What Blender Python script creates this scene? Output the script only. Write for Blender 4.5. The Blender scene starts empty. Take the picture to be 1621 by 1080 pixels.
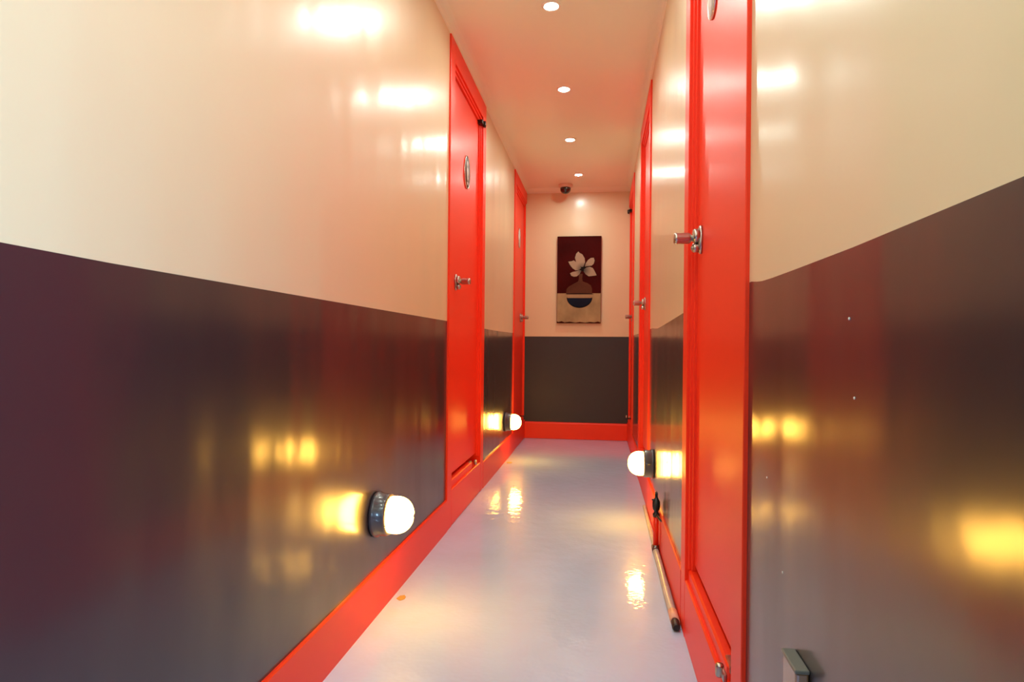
import bpy, bmesh, math, random
from mathutils import Vector, Matrix, Euler
random.seed(4)
scene = bpy.context.scene
COL = scene.collection
PI = math.pi

# ------------------------------------------------------------------ camera
cam_d = bpy.data.cameras.new('camera')
cam = bpy.data.objects.new('camera', cam_d)
COL.objects.link(cam)
scene.camera = cam
cam_d.sensor_width = 36.0
cam_d.lens = 36.0 * 1000.0 / 1621.0
cam_d.shift_y = 9.1 / 1621.0
cam_d.clip_start = 0.02
YAW, ROLL = 0.138, 0.0098
cam.matrix_world = Matrix.Translation((0, 0, 0.82)) @ Matrix.Rotation(YAW, 4, 'Z') @ Matrix.Rotation(PI / 2, 4, 'X') @ Matrix.Rotation(ROLL, 4, 'Z')

# ------------------------------------------------------------------ world and exposure
w = bpy.data.worlds.new('world'); scene.world = w
w.use_nodes = True
w.node_tree.nodes['Background'].inputs[0].default_value = (0.02, 0.012, 0.01, 1)
w.node_tree.nodes['Background'].inputs[1].default_value = 0.3
scene.view_settings.view_transform = 'Standard'
scene.view_settings.look = 'None'
scene.view_settings.gamma = 1
scene.view_settings.use_curve_mapping = False
scene.view_settings.exposure = 0.27
DOWN_STRENGTH = 560.0
DOWN_COLOR = (0.88, 1.0, 0.88)
DOME_STRENGTH = 60.0
DOME_COLOR = (1.0, 0.50, 0.07)
# light of the side room whose open doorway lies behind the camera in the right wall
ld = bpy.data.lights.new('side_room_lamp', 'AREA'); ld.shape = 'RECTANGLE'; ld.size = 0.16; ld.size_y = 1.5
ld.energy = 140.0; ld.color = (0.36, 0.66, 1.0)
lo = bpy.data.objects.new('side_room_lamp', ld); COL.objects.link(lo)
lo.location = (0.98, -1.02, 1.35)
lo.rotation_euler = (Vector((-0.67, 0.75, 1.1)) - lo.location).to_track_quat('-Z', 'Z').to_euler()
scene.cycles.max_bounces = 14
scene.cycles.diffuse_bounces = 8
scene.cycles.glossy_bounces = 6
scene.cycles.sample_clamp_indirect = 8.0
scene.cycles.use_denoising = True

# ------------------------------------------------------------------ dimensions (metres)
LW, RW = -0.669, 0.2526        # the two wall planes
PROUD = 0.008                  # how far casings stand off the wall
CASE_TOP = 2.203
WALL_TOP = 2.205
CEIL = 2.232
Y0, Y1 = -1.30, 5.66           # ends of the corridor
THICK = 0.10

# ------------------------------------------------------------------ materials
def new_mat(name):
    m = bpy.data.materials.new(name); m.use_nodes = True
    nt = m.node_tree
    return m, nt, nt.nodes['Principled BSDF']

def gloss(name, color, rough=0.2, metal=0.0, coat=0.0, coat_rough=0.1, spec=0.5,
          bumps=(), var=0.0, var_scale=(2, 2, 2), ior=1.5):
    """bumps: list of (scale xyz, noise scale, distance metres)"""
    m, nt, b = new_mat(name)
    b.inputs['Base Color'].default_value = (*color, 1)
    b.inputs['Roughness'].default_value = rough
    b.inputs['Metallic'].default_value = metal
    b.inputs['Specular IOR Level'].default_value = spec
    b.inputs['IOR'].default_value = ior
    b.inputs['Coat Weight'].default_value = coat
    b.inputs['Coat Roughness'].default_value = coat_rough
    tc = nt.nodes.new('ShaderNodeTexCoord')
    last = None
    for sc, ns, dist in bumps:
        mp = nt.nodes.new('ShaderNodeMapping'); mp.inputs['Scale'].default_value = sc
        nt.links.new(tc.outputs['Object'], mp.inputs[0])
        n = nt.nodes.new('ShaderNodeTexNoise'); n.inputs['Scale'].default_value = ns
        n.inputs['Detail'].default_value = 0.6
        nt.links.new(mp.outputs[0], n.inputs['Vector'])
        bp = nt.nodes.new('ShaderNodeBump'); bp.inputs['Strength'].default_value = 1.0
        bp.inputs['Distance'].default_value = dist
        nt.links.new(n.outputs['Fac'], bp.inputs['Height'])
        if last: nt.links.new(last.outputs[0], bp.inputs['Normal'])
        last = bp
    if last:
        nt.links.new(last.outputs[0], b.inputs['Normal'])
        nt.links.new(last.outputs[0], b.inputs['Coat Normal'])
    if var:
        mp = nt.nodes.new('ShaderNodeMapping'); mp.inputs['Scale'].default_value = var_scale
        nt.links.new(tc.outputs['Object'], mp.inputs[0])
        n = nt.nodes.new('ShaderNodeTexNoise'); n.inputs['Scale'].default_value = 1.0
        n.inputs['Detail'].default_value = 4.0
        nt.links.new(mp.outputs[0], n.inputs['Vector'])
        r = nt.nodes.new('ShaderNodeValToRGB')
        r.color_ramp.elements[0].position = 0.3; r.color_ramp.elements[1].position = 0.7
        r.color_ramp.elements[0].color = (*[c * (1 - var) for c in color], 1)
        r.color_ramp.elements[1].color = (*[min(1, c * (1 + var)) for c in color], 1)
        nt.links.new(n.outputs['Fac'], r.inputs[0])
        nt.links.new(r.outputs[0], b.inputs['Base Color'])
    return m

def emit(name, color, strength):
    m, nt, b = new_mat(name)
    b.inputs['Base Color'].default_value = (0.8, 0.8, 0.8, 1)
    b.inputs['Emission Color'].default_value = (*color, 1)
    b.inputs['Emission Strength'].default_value = strength
    b.inputs['Roughness'].default_value = 0.3
    return m

WALL_BUMP = [((1, 2.4, 0.6), 3.0, 0.0055), ((1, 1.4, 1.0), 20.0, 0.00025)]
M = {}
M['cream'] = gloss('cream_enamel_paint', (0.70, 0.54, 0.335), rough=0.36, coat=0.45, coat_rough=0.19, bumps=WALL_BUMP, var=0.02, var_scale=(1, 1, 1))
M['dark'] = gloss('dark_plum_enamel_paint', (0.024, 0.0165, 0.0200), rough=0.4, spec=0.2, coat=1.0, coat_rough=0.18, bumps=WALL_BUMP, var=0.06, var_scale=(1, 2, 2))
M['dark_flat'] = gloss('dark_plum_flat_paint', (0.022, 0.016, 0.021), rough=0.6, coat=0.25, coat_rough=0.4, var=0.06, var_scale=(1, 2, 2))
M['ceiling'] = gloss('ceiling_paint', (0.85, 0.85, 0.70), rough=0.35, coat=0.4, coat_rough=0.25, bumps=[((1, 1, 1), 3.0, 0.003)])
M['red'] = gloss('red_enamel', (0.87, 0.034, 0.006), rough=0.42, spec=0.35, coat=0.08, coat_rough=0.25, bumps=[((1, 1, 0.3), 6.0, 0.0003)])
M['floor'] = gloss('grey_lilac_floor_paint', (0.48, 0.61, 0.88), rough=0.4, spec=0.25, coat=0.9, coat_rough=0.045, var=0.05, var_scale=(3, 3, 3),
                   bumps=[((1, 0.8, 1), 22.0, 0.0011), ((1, 1, 1), 75.0, 0.0004)])
M['steel'] = gloss('worn_steel', (0.46, 0.41, 0.36), rough=0.28, metal=1.0)
M['dull_metal'] = gloss('dull_grey_metal', (0.20, 0.18, 0.17), rough=0.35, metal=1.0)
M['hinge'] = gloss('blackened_hinge_metal', (0.035, 0.028, 0.025), rough=0.25, metal=0.7)
M['lamp_black'] = gloss('black_lamp_housing', (0.055, 0.045, 0.052), rough=0.3, coat=0.5)
M['chrome'] = gloss('chrome', (0.75, 0.72, 0.7), rough=0.12, metal=1.0)
M['downlight'] = emit('downlight_lens', DOWN_COLOR, DOWN_STRENGTH)
M['dome'] = emit('lit_glass_dome', DOME_COLOR, DOME_STRENGTH)
M['trim_white'] = gloss('white_downlight_ring', (0.80, 0.74, 0.68), rough=0.35)
M['plaque_rim'] = gloss('silver_plaque_rim', (0.72, 0.68, 0.62), rough=0.25, metal=1.0)
M['plaque_face'] = gloss('grey_plaque_face', (0.10, 0.085, 0.08), rough=0.5, metal=0.0)
M['plaque_mark'] = gloss('pale_plaque_mark', (0.65, 0.60, 0.56), rough=0.35)
M['plaque_pale'] = gloss('pale_plaque_face', (0.66, 0.64, 0.60), rough=0.35)
M['black_rubber'] = gloss('black_rubber', (0.012, 0.011, 0.011), rough=0.4)
M['pipe_grey'] = gloss('grey_pipe', (0.46, 0.43, 0.40), rough=0.35, var=0.15, var_scale=(30, 30, 30))
M['pipe_pink'] = gloss('pink_pipe_joint', (0.75, 0.42, 0.30), rough=0.4)
M['speck'] = gloss('white_paint_speck', (0.75, 0.70, 0.65), rough=0.5)
M['cam_base'] = gloss('cream_plastic', (0.72, 0.52, 0.42), rough=0.4)
M['cam_dome'] = gloss('smoked_black_dome', (0.008, 0.007, 0.007), rough=0.06, coat=1.0, coat_rough=0.02)
M['socket'] = gloss('brownish_grey_plastic', (0.22, 0.11, 0.04), rough=0.18, coat=0.8, coat_rough=0.05)
M['lid_grey'] = gloss('dull_grey_plastic', (0.13, 0.125, 0.11), rough=0.5)
M['patch_ochre'] = gloss('ochre_patch', (0.50, 0.30, 0.06), rough=0.5)
M['gap_shade'] = gloss('dark_gap', (0.012, 0.008, 0.008), rough=0.7)  # near-black colour standing for the shade seen through door gaps
# painting colours
def paint(n, c, v=0.15, s=(8, 8, 8)): return gloss(n, c, rough=0.6, spec=0.04, var=v, var_scale=s)
M['p_red'] = paint('deep_red_canvas', (0.042, 0.003, 0.0025), 0.4, (4, 4, 4))
M['p_table'] = paint('beige_painted_table', (0.33, 0.25, 0.13), 0.22, (12, 12, 8))
M['p_edge'] = paint('brown_painted_edge', (0.12, 0.07, 0.04))
M['p_vase'] = paint('brown_painted_vase', (0.085, 0.032, 0.018), 0.2)
M['p_band'] = paint('tan_painted_band', (0.32, 0.22, 0.12), 0.12)
M['p_bowl'] = paint('navy_painted_bowl', (0.010, 0.014, 0.028), 0.1)
M['p_black'] = paint('black_painted_outline', (0.010, 0.007, 0.006), 0.1)
def petal_mat():
    m, nt, b = new_mat('beige_painted_petal')
    b.inputs['Roughness'].default_value = 0.5
    tc = nt.nodes.new('ShaderNodeTexCoord')
    vm = nt.nodes.new('ShaderNodeVectorMath'); vm.operation = 'DISTANCE'
    vm.inputs[1].default_value = (0.035, -0.02, 0.47)     # flower heart on the canvas
    nt.links.new(tc.outputs['Object'], vm.inputs[0])
    r = nt.nodes.new('ShaderNodeValToRGB')
    r.color_ramp.elements[0].position = 0.015; r.color_ramp.elements[0].color = (0.02, 0.014, 0.010, 1)
    r.color_ramp.elements[1].position = 0.075; r.color_ramp.elements[1].color = (0.33, 0.235, 0.145, 1)
    nt.links.new(vm.outputs['Value'], r.inputs[0]); nt.links.new(r.outputs[0], b.inputs['Base Color'])
    return m
M['p_petal'] = petal_mat()

# ------------------------------------------------------------------ mesh helpers
def add_box(bm, x0, x1, y0, y1, z0, z1, mi=0, bevel=0.0, seg=2):
    v = [bm.verts.new((x, y, z)) for x in (x0, x1) for y in (y0, y1) for z in (z0, z1)]
    idx = [(0, 1, 3, 2), (4, 6, 7, 5), (0, 4, 5, 1), (2, 3, 7, 6), (0, 2, 6, 4), (1, 5, 7, 3)]
    fs = [bm.faces.new([v[i] for i in q]) for q in idx]
    for f in fs: f.material_index = mi
    if bevel:
        es = list({e for f in fs for e in f.edges})
        r = bmesh.ops.bevel(bm, geom=es, offset=bevel, segments=seg, affect='EDGES', profile=0.5)
        for f in r['faces']: f.material_index = mi
    return fs

def add_prism(bm, pts, axis, a, b, mi=0):
    """extrude a 2D outline along an axis; axis x: pts=(y,z), y: pts=(x,z), z: pts=(x,y)"""
    def P(p, t):
        return {'x': (t, p[0], p[1]), 'y': (p[0], t, p[1]), 'z': (p[0], p[1], t)}[axis]
    A = [bm.verts.new(P(p, a)) for p in pts]; B = [bm.verts.new(P(p, b)) for p in pts]
    n = len(pts)
    fs = [bm.faces.new(A), bm.faces.new(B[::-1])]
    for i in range(n):
        fs.append(bm.faces.new((A[i], A[(i + 1) % n], B[(i + 1) % n], B[i])))
    for f in fs: f.material_index = mi
    return fs

def add_lathe(bm, prof, n=40, M4=None, mi=0, sx=1.0, sy=1.0):
    """revolve (r, h) profile around local z; r=0 ends are closed to a point"""
    M4 = M4 or Matrix()
    rings = []
    for r, h in prof:
        if r < 1e-6: rings.append([bm.verts.new(M4 @ Vector((0, 0, h)))])
        else: rings.append([bm.verts.new(M4 @ Vector((sx * r * math.cos(2 * PI * i / n), sy * r * math.sin(2 * PI * i / n), h))) for i in range(n)])
    for A, B in zip(rings, rings[1:]):
        for i in range(n):
            j = (i + 1) % n
            if len(A) == 1 and len(B) == 1: continue
            if len(A) == 1: f = bm.faces.new((A[0], B[i], B[j]))
            elif len(B) == 1: f = bm.faces.new((A[i], A[j], B[0]))
            else: f = bm.faces.new((A[i], A[j], B[j], B[i]))
            f.material_index = mi; f.smooth = True
    for R in (rings[0], rings[-1]):
        if len(R) > 1:
            f = bm.faces.new(R); f.material_index = mi

def add_tube(bm, pts, rad, n=14, mi=0, flat=1.0):
    pts = [Vector(p) for p in pts]
    rad = rad if isinstance(rad, (list, tuple)) else [rad] * len(pts)
    rings = []; up = None
    for i, p in enumerate(pts):
        t = (pts[min(i + 1, len(pts) - 1)] - pts[max(i - 1, 0)]).normalized()
        if up is None: up = Vector((0, 0, 1)) if abs(t.z) < 0.9 else Vector((0, 1, 0))
        s = t.cross(up).normalized(); u = s.cross(t).normalized(); up = u
        rings.append([bm.verts.new(p + rad[i] * (math.cos(2 * PI * k / n) * s * flat + math.sin(2 * PI * k / n) * u)) for k in range(n)])
    for A, B in zip(rings, rings[1:]):
        for k in range(n):
            f = bm.faces.new((A[k], A[(k + 1) % n], B[(k + 1) % n], B[k])); f.material_index = mi; f.smooth = True
    for R in (rings[0], rings[-1]):
        f = bm.faces.new(R); f.material_index = mi

def smooth_path(pts, k=6):
    pts = [Vector(p) for p in pts]; out = []
    for i in range(len(pts) - 1):
        p0, p1, p2, p3 = pts[max(i - 1, 0)], pts[i], pts[i + 1], pts[min(i + 2, len(pts) - 1)]
        for j in range(k):
            t = j / k
            out.append(0.5 * ((2 * p1) + (-p0 + p2) * t + (2 * p0 - 5 * p1 + 4 * p2 - p3) * t * t + (-p0 + 3 * p1 - 3 * p2 + p3) * t ** 3))
    return out + [pts[-1]]

def obj(name, bm, mats, parent=None, loc=None):
    bmesh.ops.recalc_face_normals(bm, faces=bm.faces)
    me = bpy.data.meshes.new(name); bm.to_mesh(me); bm.free()
    for m in (mats if isinstance(mats, (list, tuple)) else [mats]): me.materials.append(M[m])
    o = bpy.data.objects.new(name, me); COL.objects.link(o)
    if parent: o.parent = parent
    if loc: o.location = loc
    return o

def empty(name, loc, rz=0.0):
    o = bpy.data.objects.new(name, None); COL.objects.link(o)
    o.location = loc; o.rotation_euler = (0, 0, rz); o.empty_display_size = 0.05
    return o

def tag(o, label=None, cat=None, group=None, kind=None):
    if label: o['label'] = label
    if cat: o['category'] = cat
    if group: o['group'] = group
    if kind: o['kind'] = kind
    return o

def copy_tree(o, parent=None):
    c = o.copy(); COL.objects.link(c); c.parent = parent
    for ch in list(o.children): copy_tree(ch, c)
    return c

# ------------------------------------------------------------------ room shell
bm = bmesh.new()
add_box(bm, LW - 0.12, RW + 0.12, Y0 - 0.1, Y1 + 0.1, -0.08, 0.0)
tag(obj('floor', bm, 'floor'), kind='structure')

bm = bmesh.new()
add_box(bm, LW - 0.12, RW + 0.12, Y0 - 0.1, Y1 + 0.1, CEIL, CEIL + 0.08)
tag(obj('ceiling', bm, 'ceiling'), kind='structure')

# openings along each wall (outer edges of the door casings)
L_DOORS = [(2.725, 3.592), (4.868, 5.66)]
R_DOORS = [(-0.93, -0.15), (1.126, 1.925), (3.275, 4.09, 2.186), (4.86, 5.66, 2.150)]
L_LINE = [(Y0, 0.932), (0.624, 0.932), (0.786, 0.930), (1.5, 0.930), (2.725, 0.931), (3.592, 0.924), (4.18, 0.923), (4.868, 0.927), (5.66, 0.925)]
R_LINE = [(Y0, 0.927), (0.42, 0.926), (0.68, 0.924), (0.867, 0.925), (0.98, 0.926), (1.04, 0.9275), (1.075, 0.930), (1.112, 0.934), (1.925, 0.930), (2.013, 0.928),
          (2.37, 0.918), (2.70, 0.910), (2.85, 0.907), (3.0, 0.911), (3.12, 0.916), (3.275, 0.917), (4.03, 0.914), (5.66, 0.915)]

def line_z(line, y):
    for (a, za), (b, zb) in zip(line, line[1:]):
        if a <= y <= b: return za + (zb - za) * (y - a) / (b - a)
    return line[-1][1]

def wall_side(name, x_in, x_out, doors, line, extra=None):
    bm = bmesh.new()
    ys = [Y0] + [v for d in doors for v in d[:2]] + [Y1]
    for a, b in zip(ys[0::2], ys[1::2]):
        if b - a < 0.01: continue
        mid = [(y, z) for y, z in line if a < y < b]
        edge = [(a, line_z(line, a))] + mid + [(b, line_z(line, b))]
        add_prism(bm, [(a, 0.0), (b, 0.0)] + edge[::-1], 'x', x_in, x_out, mi=1)
        add_prism(bm, edge + [(b, WALL_TOP), (a, WALL_TOP)], 'x', x_in, x_out, mi=0)
    for d in doors:
        if len(d) > 2: add_box(bm, x_in, x_out, d[0], d[1], d[2] + 0.0005, WALL_TOP, mi=0)
    if extra: extra(bm)
    # the wall continues above the doors
    add_box(bm, x_in, x_out, Y0, Y1, WALL_TOP, CEIL, mi=0)
    return tag(obj(name, bm, ['cream', 'dark', 'speck']), kind='structure')

wall_side('wall_left', LW, LW - THICK, L_DOORS, L_LINE)
def specks(bm):
    for y, z, r in ((0.687, 0.852, .0016), (0.672, 0.772, .0014), (0.913, 0.513, .0017), (1.000, 0.626, .0014)):
        add_lathe(bm, [(0, -0.001), (r, -0.0008), (r, 0.0)], 12, Matrix.Translation((RW, y, z)) @ Matrix.Rotation(PI / 2, 4, 'Y'), mi=2)
wall_side('wall_right', RW, RW + THICK, R_DOORS, R_LINE, specks)

bm = bmesh.new()
xa, xb, zl, zr = LW - THICK, RW + THICK, 0.914, 0.918
add_prism(bm, [(xa, 0), (xb, 0), (xb, zr), (xa, zl)], 'y', Y1, Y1 + THICK, mi=1)
add_prism(bm, [(xa, zl), (xb, zr), (xb, CEIL), (xa, CEIL)], 'y', Y1, Y1 + THICK, mi=0)
tag(obj('wall_back', bm, ['cream', 'dark_flat']), kind='structure')
bm = bmesh.new()
add_box(bm, xa, xb, Y0 - THICK, Y0, 0, 0.93, mi=1)
add_box(bm, xa, xb, Y0 - THICK, Y0, 0.93, CEIL, mi=0)
tag(obj('wall_front', bm, ['cream', 'dark']), kind='structure')

# bevelled cornice strips where the walls meet the ceiling
def cornice(name, kind_, s):
    bm = bmesh.new()
    if kind_ == 'side':
        x = LW if s < 0 else RW
        pts = [(x, WALL_TOP)]
        for i in range(7):
            a = i / 6 * PI / 2
            pts.append((x - s * (0.052 * (1 - math.cos(a)) ), WALL_TOP + (CEIL - WALL_TOP - 0.001) * math.sin(a)))
        pts.append((x, CEIL))
        pts[1] = (x - s * 0.002, WALL_TOP + 0.002)
        add_prism(bm, pts, 'y', Y0, Y1)
    else:
        pts = [(Y1, WALL_TOP - 0.004), (Y1 - 0.004, WALL_TOP - 0.004), (Y1 - 0.03, WALL_TOP + 0.006), (Y1 - 0.065, CEIL - 0.001), (Y1 - 0.065, CEIL), (Y1, CEIL)]
        add_prism(bm, pts, 'x', LW, RW)
    for f in bm.faces: f.smooth = False
    return tag(obj(name, bm, 'ceiling'), kind='structure')
cornice('trim_1', 'side', -1); cornice('trim_2', 'side', 1); cornice('trim_3', 'back', 0)

# the open doorway in the right wall behind the camera: wall above it and a little side room with its own floor
bm = bmesh.new()
add_box(bm, RW, RW + THICK, -0.93, -0.15, 2.08, WALL_TOP, 0)
add_box(bm, RW + THICK + 0.02, 1.3, -1.5, 0.3, -0.08, 0.0, 0)
add_box(bm, RW + THICK + 0.02, 1.3, -1.5, 0.3, CEIL, CEIL + 0.08, 0)
tag(obj('wall_side_room', bm, 'ceiling'), kind='structure')

# baseboards
def baseboard(name, s, a, b, h):
    bm = bmesh.new()
    x = LW if s < 0 else RW
    f = x - s * (PROUD + 0.001)
    add_prism(bm, [(x, 0), (f, 0), (f, h - 0.004), (f + s * 0.003, h), (x, h)], 'y', a, b)
    tag(obj(name, bm, 'red'), kind='structure')
g = 0.0015
baseboard('baseboard_left', -1, Y0, 2.725 - g, 0.140)
baseboard('baseboard_left', -1, 3.592 + g, 4.868 - g, 0.150)
baseboard('baseboard_right', 1, Y0, -0.93, 0.160)
baseboard('baseboard_right', 1, -0.15, 1.126 - 0.01, 0.160)
baseboard('baseboard_right', 1, 1.925 + g, 3.275 - g, 0.165)
baseboard('baseboard_right', 1, 4.09 + g, 4.86 - g, 0.160)
bm = bmesh.new()
pts = [(Y1, 0.002), (Y1 - 0.022, 0.002), (Y1 - 0.022, 0.138), (Y1 - 0.018, 0.146), (Y1 - 0.008, 0.150), (Y1, 0.150)]
add_prism(bm, pts, 'x', LW + PROUD, RW - PROUD)
tag(obj('baseboard_back', bm, 'red'), kind='structure')

# ------------------------------------------------------------------ doors
def make_door(name, s, ya, yb, hinge, plaque=None, handle_y=None, far_case=True, ledge=None, label=None, lever_dir=1, handle_z=1.115,
              ledge_z=0.202, low_z=0.165, top=CASE_TOP, gap=0.016):
    """s=-1 left wall, +1 right wall; ya..yb outer edges of the casing"""
    wx = LW if s < 0 else RW
    root = empty(name, (wx, (ya + yb) / 2, 0))
    tag(root, label, 'door', kind='structure')
    yc = (ya + yb) / 2
    def X(off): return -s * off                 # local x of something standing off the wall plane by off
    cw = 0.083
    y0, y1 = ya - yc, yb - yc
    i0 = y0 + cw; i1 = y1 - (cw if far_case else 0.004)
    ht = top - 0.095                                  # underside of the head casing
    def bx(bm, o0, o1, a, b, z0, z1, bev=0.0015, mi=0):
        x0, x1 = sorted((X(o0), X(o1)))
        add_box(bm, x0, x1, a, b, z0, z1, mi, bev, 1)
    bm = bmesh.new()
    bx(bm, -0.09, PROUD, y0, i0, 0, top)
    if far_case: bx(bm, -0.09, PROUD, i1, y1, 0, top)
    bx(bm, -0.09, PROUD, i0 if True else y0, i1, ht, top)
    # two stepped rebates inside the casing
    for k, (st, of) in enumerate(((0.010, -0.001), (0.020, -0.009))):
        bx(bm, -0.09, of, i0, i0 + st, ledge_z, ht)
        bx(bm, -0.09, of, i1 - st, i1, ledge_z, ht)
        bx(bm, -0.09, of, i0, i1, ht - st * 1.3, ht)
    obj('door_frame', bm, 'red', root)
    # leaf
    bm = bmesh.new()
    l0, l1 = i0 + 0.022, i1 - 0.022
    bx(bm, -0.052, -0.0165, l0, l1, ledge_z + gap, ht - 0.031, 0.003)
    obj('door_leaf', bm, 'red', root)
    # added near-black sheet that paints in the darkness behind the door gap
    bm = bmesh.new()
    bx(bm, -0.10, -0.092, y0, y1, 0.0, top, 0)
    obj('gap_dark_sheet', bm, 'gap_shade', root)
    # sill
    bm = bmesh.new()
    bx(bm, -0.09, PROUD - 0.0004, i0, i1, 0, low_z, 0.004)
    lg = ledge or (ya + cw, yb - cw)
    bx(bm, -0.09, -0.002 if ledge else PROUD - 0.003, max(lg[0] - yc, i0), min(lg[1] - yc, i1), low_z - 0.01, ledge_z, 0.005)
    obj('door_sill', bm, 'red', root)
    # hinges: small pivot plates joining leaf and casing
    hy = i0 if hinge == 'near' else i1
    h_near = i0
    hs = 1 if hinge == 'near' else -1           # towards the leaf
    for z in ((ht - 0.035, ledge_z + 0.012) if hinge else ()):
        if ledge and z < 1: hy = (ledge[0] - 0.012 if hinge == 'near' else ledge[1] + 0.012) - yc; z = ledge_z - 0.005
        bm = bmesh.new()
        top = z > 1
        hh = 0.022 if top else 0.016
        a, b = sorted((hy - hs * 0.035, hy + hs * 0.055))
        bx(bm, -0.018, -0.006 if not top else 0.013, *sorted((hy + hs * 0.004, hy + hs * 0.055)), z - hh * .5, z + hh * .5, 0.002)
        bx(bm, PROUD - 0.002, PROUD + 0.006, *sorted((hy - hs * 0.030, hy + hs * 0.010)), z - hh * .5, z + hh * .5, 0.002)
        add_lathe(bm, [(0, -hh * .8), (0.007, -hh * .75), (0.0085, -hh * .5), (0.0085, hh * .5), (0.007, hh * .75), (0, hh * .8)], 16,
                  Matrix.Translation((X(PROUD + 0.006), hy + hs * 0.004, z)))
        h = obj('hinge', bm, 'hinge' if top else 'steel', root)
        h['label'] = 'black top hinge' if top else 'bare metal bottom hinge'
    # lever handle on an oval plate
    if handle_y is not None:
        hy = handle_y - yc
        bm = bmesh.new()
        RX = Matrix.Translation((X(-0.0165), hy, handle_z)) @ Matrix.Rotation(-s * PI / 2, 4, 'Y')
        # oval escutcheon (long side upright)
        add_lathe(bm, [(0, 0), (0.019, 0), (0.0195, 0.005), (0.017, 0.009), (0.008, 0.011), (0, 0.011)], 32, RX, sx=2.0, sy=1.0)
        for dz, rr, tt in ((0.010, 0.0195, 0.017), (-0.022, 0.0125, 0.018)):
            add_lathe(bm, [(0, 0), (rr, 0), (rr, tt * .7), (rr * .85, tt), (0, tt)], 32, Matrix.Translation((X(-0.010), hy, handle_z + dz)) @ Matrix.Rotation(-s * PI / 2, 4, 'Y'))
        plate = obj('handle_plate', bm, 'steel', root)
        bm = bmesh.new()
        KX = Matrix.Translation((X(-0.008), hy, handle_z + 0.004)) @ Matrix.Rotation(-s * PI / 2, 4, 'Y')
        add_lathe(bm, [(0, 0), (0.013, 0), (0.0135, 0.005), (0.009, 0.008), (0.0075, 0.018), (0.0135, 0.023), (0.0150, 0.028), (0.0145, 0.052),
                       (0.0155, 0.056), (0.0155, 0.061), (0.0125, 0.065), (0, 0.066)], 32, KX)
        lv = obj('handle_knob', bm, 'steel', plate)
        bm = bmesh.new()
        add_lathe(bm, [(0, 0), (0.007, 0), (0.007, 0.016), (0.004, 0.019), (0, 0.019)], 16, Matrix.Translation((X(-0.007), hy, handle_z - 0.022)) @ Matrix.Rotation(-s * PI / 2, 4, 'Y'))
        obj('lock_cylinder', bm, 'steel', plate)
    if plaque:
        py, pz, ry, rz, pale = plaque
        RX = Matrix.Translation((X(-0.0165), py - yc, pz)) @ Matrix.Rotation(-s * PI / 2, 4, 'Y')
        bm = bmesh.new()
        k = ry / rz
        add_lathe(bm, [(0, 0), (rz, 0), (rz, 0.005), (rz * .975, 0.007), (rz * .94, 0.005), (rz * .94, 0.0045), (0, 0.0045)], 48, RX, sx=1, sy=k)
        for f in bm.faces: pass
        pl = obj('door_plaque', bm, 'plaque_rim', root)
        pl['label'] = 'oval pale metal plaque' if pale else 'oval grey metal plaque'
        bm = bmesh.new()
        add_lathe(bm, [(0, 0.0044), (rz * .93, 0.0044), (rz * .93, 0.0058), (0, 0.0058)], 48, RX, mi=0, sx=1, sy=k)
        if not pale:
            # a vague embossed figure in the middle of the oval
            for (ax, ay, r1, r2) in ((0.0, 0, .030, .017), (0.034, .004, .014, .012), (-0.040, -.004, .017, .014), (0.058, 0, .009, .016)):
                add_lathe(bm, [(0, 0.0055), (1, 0.0055), (0.8, 0.0078), (0, 0.0088)], 24, RX @ Matrix.Translation((ax * s * -1, ay, 0)) , mi=1, sx=r1, sy=r2)
        obj('plaque_face', bm, ['plaque_pale' if pale else 'plaque_face', 'plaque_mark'], pl)
    return root

make_door('door_1', -1, 2.725, 3.592, 'far', plaque=(3.175, 1.713, 0.062, 0.085, False), handle_y=2.945, lever_dir=1, handle_z=1.125,
          label='red door on the left wall nearer the camera, oval plaque and metal knob', ledge=(2.815, 3.325), ledge_z=0.203, low_z=0.168)
make_door('door_2', -1, 4.868, 5.66, None, plaque=(5.30, 1.74, 0.06, 0.085, True), handle_y=5.42, lever_dir=1, handle_z=1.07, far_case=False,
          label='red door at the far end of the left wall beside the painting wall')
make_door('door_3', 1, 1.126, 1.925, 'near', plaque=(1.60, 1.715, 0.062, 0.085, True), handle_y=1.752, lever_dir=-1, handle_z=1.113,
          ledge=(1.29, 1.846), ledge_z=0.196, low_z=0.166,
          label='large red door closest to the camera on the right wall')
make_door('door_4', 1, 3.275, 4.09, None, handle_y=3.85, lever_dir=-1, handle_z=1.085,
          label='red door on the right wall just past the lit right wall lamp', top=2.186)
make_door('door_5', 1, 4.86, 5.66, 'far', handle_y=5.03, lever_dir=1, handle_z=1.06, far_case=False,
          label='narrow seen red door at the far end of the right wall', top=2.150)

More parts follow.
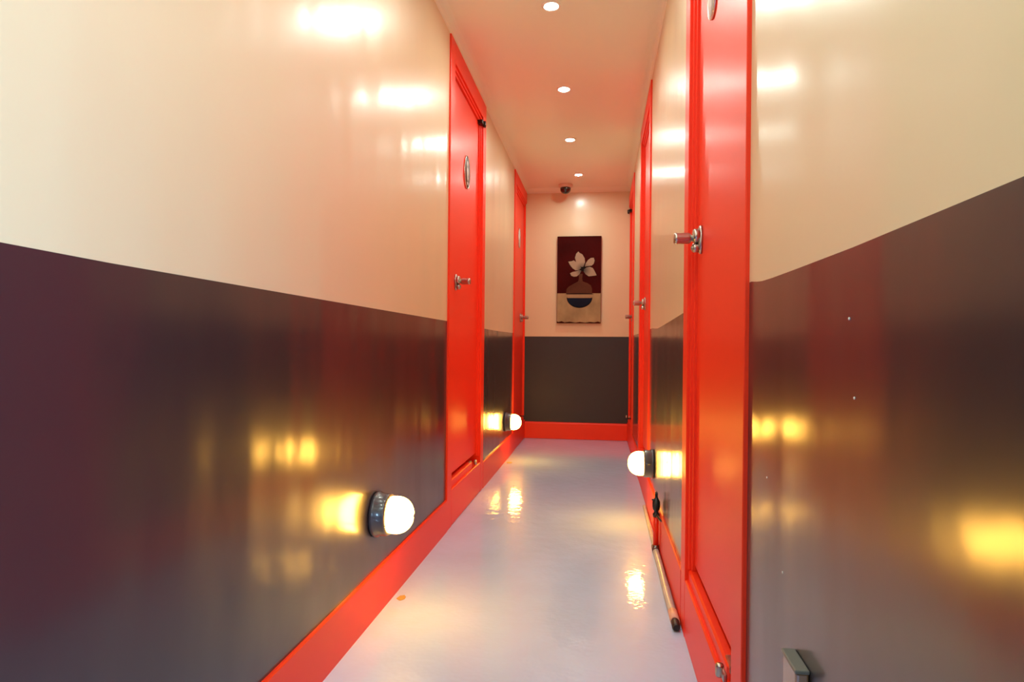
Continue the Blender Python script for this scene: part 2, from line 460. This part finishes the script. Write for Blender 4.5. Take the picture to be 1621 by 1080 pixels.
# ------------------------------------------------------------------ recessed downlights
def make_downlight():
    r = empty('recessed_downlight', (0, 0, 0))
    bm = bmesh.new()
    add_lathe(bm, [(0.0275, 0.004), (0.0275, -0.003), (0.030, -0.005), (0.036, -0.005), (0.040, -0.002), (0.040, 0.004)], 40)
    # open ring: drop the two cap faces
    caps = [f for f in bm.faces if len(f.verts) > 4]
    bmesh.ops.delete(bm, geom=caps, context='FACES')
    obj('trim_ring', bm, 'trim_white', r)
    bm = bmesh.new()
    add_lathe(bm, [(0, -0.004), (0.018, -0.0035), (0.0272, -0.001), (0.0272, 0.002), (0, 0.002)], 40)
    obj('lens', bm, 'downlight', r)
    return r
dl = make_downlight()
spots = [(-0.212, 2.605, 'round recessed downlight at the top of the photo, nearest of the four in view'),
         (-0.207, 3.455, 'round recessed downlight in the ceiling, second nearest of the four in view'),
         (-0.213, 4.302, 'round recessed downlight in the ceiling, third of the four in view'),
         (-0.185, 5.180, 'round recessed downlight farthest away, beside the dome camera'),
         (-0.212, 1.752, 'round recessed downlight above the near red door, above the picture'),
         (-0.212, 0.90, 'round recessed downlight in the ceiling ahead of the camera, above the picture'),
         (-0.212, 0.05, 'round recessed downlight in the ceiling right over the camera'),
         (-0.212, -0.80, 'round recessed downlight in the ceiling behind the camera')]
for i, (x, y, lab) in enumerate(spots):
    o = dl if i == 0 else copy_tree(dl)
    o.location = (x, y, CEIL - 0.0005)
    tag(o, lab, 'downlight', 'recessed downlights in a row along the ceiling')

# ------------------------------------------------------------------ bulkhead wall lamps
def make_lamp():
    """axis along local +x away from the wall"""
    r = empty('bulkhead_wall_lamp', (0, 0, 0))
    A = Matrix.Rotation(PI / 2, 4, 'Y')
    bm = bmesh.new()
    add_lathe(bm, [(0, 0.0), (0.066, 0.0), (0.068, 0.004), (0.068, 0.012), (0.063, 0.016), (0.063, 0.040), (0.060, 0.046), (0.054, 0.047), (0, 0.047)], 48, A)
    obj('lamp_base', bm, 'lamp_black', r)
    bm = bmesh.new()
    prof = [(0.0, 0.044), (0.052, 0.044), (0.0545, 0.050), (0.0555, 0.062)]
    for i in range(1, 11):
        a = i / 10 * PI / 2
        prof.append((0.0555 * math.cos(a) ** 0.85 if i < 10 else 0.0, 0.066 + 0.050 * math.sin(a)))
    add_lathe(bm, prof, 48, A)
    dome = obj('glass_dome', bm, 'dome', r)
    bm = bmesh.new()
    for a in (0.35, 0.35 + PI / 2):
        pts = []
        for i in range(25):
            t = -PI / 2 + PI * i / 24
            rr = 0.0575 * math.sin(t); hx = 0.060 + 0.0585 * max(math.cos(t), 0) ** 0.9
            if abs(t) > 1.5: hx = 0.044
            pts.append((hx, rr * math.cos(a), rr * math.sin(a)))
        add_tube(bm, pts, 0.0011, 8)
    obj('wire_guard', bm, 'dull_metal', dome)
    return r
lamp = make_lamp()
lamps = [(LW + 0.0005, 1.845, 0.308, 0.0, 'lit bulkhead lamp low on the left dark wall, nearer the camera'),
         (LW + 0.0005, 4.49, 0.280, 0.0, 'lit bulkhead lamp low on the left wall beyond the first red door'),
         (RW - 0.0005, 2.995, 0.283, PI, 'lit bulkhead lamp on the right wall, above the floor pipe')]
for i, (x, y, z, rz, lab) in enumerate(lamps):
    o = lamp if i == 0 else copy_tree(lamp)
    o.location = (x, y, z); o.rotation_euler = (0, 0, rz)
    tag(o, lab, 'wall lamp', 'lit bulkhead lamps low on the walls')

# ------------------------------------------------------------------ painting
px, pz, pw, ph, pd = -0.188, 1.035, 0.388, 0.772, 0.032
paintg = empty('flower_painting', (px, Y1 - 0.001, pz))
tag(paintg, 'dark red canvas painting of a pale flower in a vase on the end wall', 'painting')
bm = bmesh.new()
FY = -pd
def C(cx, cy): return ((cx - 330) / 1000.0, (915 - cy) / 1000.0)     # millimetres on the canvas face
add_box(bm, -pw / 2, pw / 2, FY, 0, 0, ph, 0, 0.003, 2)
def layer(pts, d, mi): add_prism(bm, [C(*p) for p in pts], 'y', FY + 0.0004, FY - d, mi)
layer([(139, 652), (522, 652), (522, 909), (500, 900), (470, 908), (430, 903), (390, 911), (340, 904), (300, 911), (250, 902), (205, 909), (180, 898), (150, 906), (139, 900)], 0.0006, 1)
layer([(139, 650), (522, 650), (522, 655), (139, 655)], 0.0009, 4)
def ell(cx, cy, rx, ry, a0, a1, n=24): return [(cx + rx * math.cos(a0 + (a1 - a0) * i / n), cy + ry * math.sin(a0 + (a1 - a0) * i / n)) for i in range(n + 1)]
layer([(218, 655), (220, 615), (240, 590), (285, 565), (322, 545), (330, 520), (326, 478), (362, 478), (358, 520), (364, 545), (405, 560), (435, 580), (446, 610), (446, 655)], 0.0010, 3)
layer(ell(336, 655, 124, 10, 0, PI, 12) + ell(336, 656, 124, 6, PI, 2 * PI, 12)[1:-1], 0.0012, 6)
layer(ell(336, 688, 113, 92, 0, PI), 0.0013, 6)
layer(ell(336, 690, 107, 82, 0, PI), 0.0017, 5)
layer([(228, 660), (444, 660), (442, 692), (230, 692)], 0.0020, 4)
layer(ell(366, 432, 27, 24, 0, 2 * PI)[:-1], 0.0013, 6)
for k, pts in enumerate([
    [(352, 418), (325, 400), (303, 372), (293, 335), (303, 300), (322, 280), (333, 292), (358, 306), (378, 340), (382, 375), (368, 415)],
    [(345, 432), (322, 446), (300, 447), (272, 428), (250, 400), (233, 368), (262, 366), (283, 358), (312, 380), (335, 405), (348, 422)],
    [(350, 450), (335, 480), (310, 500), (285, 503), (262, 495), (250, 472), (275, 460), (305, 455), (335, 444)],
    [(380, 415), (388, 385), (408, 356), (432, 338), (458, 336), (466, 360), (458, 390), (440, 406), (405, 410)],
    [(372, 438), (395, 422), (425, 416), (452, 428), (470, 460), (485, 492), (450, 497), (415, 500), (388, 482), (370, 458)]]):
    cx = sum(p[0] for p in pts) / len(pts); cy = sum(p[1] for p in pts) / len(pts)
    layer([(cx + (p[0] - cx) * 1.06, cy + (p[1] - cy) * 1.06) for p in pts], 0.0015, 6)
    layer(pts, 0.0020, 2)
obj('painted_canvas', bm, ['p_red', 'p_table', 'p_petal', 'p_vase', 'p_band', 'p_bowl', 'p_black'], paintg)
bm = bmesh.new()
add_lathe(bm, [(0, -0.022), (0.004, -0.022), (0.004, -0.002), (0, 0)], 12, Matrix.Translation((0.002, 0, ph + 0.006)) @ Matrix.Rotation(-PI / 2, 4, 'X') @ Matrix.Scale(-1, 4, (0, 0, 1)))
obj('hanging_nail', bm, 'black_rubber', paintg)

# ------------------------------------------------------------------ dome camera
cctv = empty('dome_camera', (-0.308, 5.50, CEIL - 0.0005))
tag(cctv, 'small black dome security camera on the ceiling above the painting', 'security camera')
bm = bmesh.new()
add_lathe(bm, [(0, 0), (0.060, 0), (0.062, -0.006), (0.058, -0.022), (0.048, -0.026), (0, -0.026)], 40)
obj('camera_base', bm, 'cam_base', cctv)
bm = bmesh.new()
prof = [(0, -0.024), (0.046, -0.024), (0.047, -0.034)]
for i in range(1, 9):
    a = i / 8 * PI / 2
    prof.append((0.047 * math.cos(a) if i < 8 else 0, -0.036 - 0.044 * math.sin(a)))
add_lathe(bm, prof, 40)
obj('smoked_dome', bm, 'cam_dome', cctv)

# ------------------------------------------------------------------ drain pipe along the right baseboard, with its riser tap
pipe = empty('floor_pipe', (0.232, 2.6, 0))
tag(pipe, 'thin grey pipe lying on the floor along the right red baseboard', 'pipe')
ox, oy = 0.232, 2.6
bm = bmesh.new()
path = [(0.234, 3.30, .0085), (0.232, 3.05, .0085), (0.230, 2.80, .009), (0.229, 2.60, .011), (0.229, 2.40, .011), (0.227, 2.20, .011), (0.2265, 2.08, .011), (0.228, 1.965, .011)]
pp = smooth_path([(a - ox, b - oy, c) for a, b, c in path], 6)
add_tube(bm, pp, [0.0085 if p.y > 0.05 else 0.0122 for p in pp], 14)
obj('pipe_run', bm, 'pipe_grey', pipe)
bm = bmesh.new()
add_tube(bm, [(0.2285 - ox, 1.985 - oy, 0.0125), (0.2285 - ox, 1.915 - oy, 0.0125)], 0.0138, 16)
obj('pipe_joint', bm, 'pipe_pink', pipe)
bm = bmesh.new()
add_tube(bm, [(0.2285 - ox, 1.935 - oy, 0.012), (0.2285 - ox, 1.915 - oy, 0.012), (0.2275 - ox, 1.880 - oy, 0.012), (0.2275 - ox, 1.872 - oy, 0.012)], [0.0115, 0.0118, 0.0118, 0.009], 16)
obj('end_cap', bm, 'black_rubber', pipe)
bm = bmesh.new()
add_tube(bm, [(0.2292 - ox, 2.625 - oy, 0.0128), (0.2292 - ox, 2.565 - oy, 0.0128)], 0.0140, 16)
add_tube(bm, [(0.2300 - ox, 2.59 - oy, 0.012), (0.2300 - ox, 2.59 - oy, 0.032)], 0.0125, 16)
obj('tee_joint', bm, 'dull_metal', pipe)

riser = empty('riser_tap', (0.2305, 2.59, 0.032))
tag(riser, 'black tap on a short red upright pipe beside the right baseboard', 'tap')
bm = bmesh.new()
add_tube(bm, [(0, 0, 0.0), (0, 0, 0.118)], 0.0110, 16)
obj('red_upright_pipe', bm, 'red', riser)
bm = bmesh.new()
add_lathe(bm, [(0, 0.0), (0.013, 0.0), (0.014, 0.012), (0.009, 0.017), (0.009, 0.024), (0.0135, 0.030), (0.0155, 0.042), (0.0155, 0.060), (0.011, 0.068), (0.008, 0.074), (0.006, 0.078), (0.006, 0.092), (0, 0.092)],
          20, Matrix.Translation((0, 0, 0.112)))
add_tube(bm, [(0, -0.002, 0.180), (-0.018, -0.006, 0.181)], [0.005, 0.0035], 10)
tap_body = obj('tap_body', bm, 'black_rubber', riser)
bm = bmesh.new()
add_tube(bm, [(0, 0.016, 0.205), (0, 0.0, 0.209), (0, -0.018, 0.205)], [0.005, 0.0055, 0.005], 12)
obj('tap_handle', bm, 'black_rubber', tap_body)
bm = bmesh.new()
add_tube(bm, smooth_path([(0, -0.008, 0.122), (0.004, -0.035, 0.120), (0.010, -0.075, 0.118), (0.0215, -0.105, 0.118)], 5), 0.0042, 10)
add_lathe(bm, [(0, 0), (0.012, 0), (0.012, -0.005), (0, -0.006)], 16, Matrix.Translation((0.0218, -0.106, 0.118)) @ Matrix.Rotation(PI / 2, 4, 'Y'))
obj('wall_bracket', bm, 'black_rubber', riser)

# ------------------------------------------------------------------ small wall box by the camera
wb = empty('wall_box', (RW, 0.825, 0.33))
tag(wb, 'small glossy grey-brown box fixed to the right dark wall at bottom of photo', 'wall box')
bm = bmesh.new()
add_box(bm, -0.016, -0.0003, -0.028, 0.028, 0.0, 0.103, 0, 0.0035, 3)
obj('box_body', bm, 'socket', wb)
bm = bmesh.new()
add_box(bm, -0.0175, -0.0003, -0.0295, 0.0295, 0.101, 0.106, 0, 0.0015, 2)
obj('box_lid', bm, 'lid_grey', wb)['label'] = 'dull grey lid'

# ------------------------------------------------------------------ small irregular ochre patches lying flat on the floor
for k, (x, y, r, lab) in enumerate(((-0.630, 1.985, 0.020, 'ochre patch on the floor below the near left wall lamp'),
                                    (-0.625, 4.42, 0.028, 'ochre patch on the floor below the far left wall lamp'))):
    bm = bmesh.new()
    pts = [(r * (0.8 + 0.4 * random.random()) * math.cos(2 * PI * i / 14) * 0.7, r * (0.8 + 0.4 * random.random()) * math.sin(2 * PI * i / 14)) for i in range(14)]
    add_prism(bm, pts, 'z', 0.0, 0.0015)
    o = obj('floor_patch', bm, 'patch_ochre', loc=(x, y, 0.0002))
    tag(o, lab, 'patch', 'ochre patches on the floor')
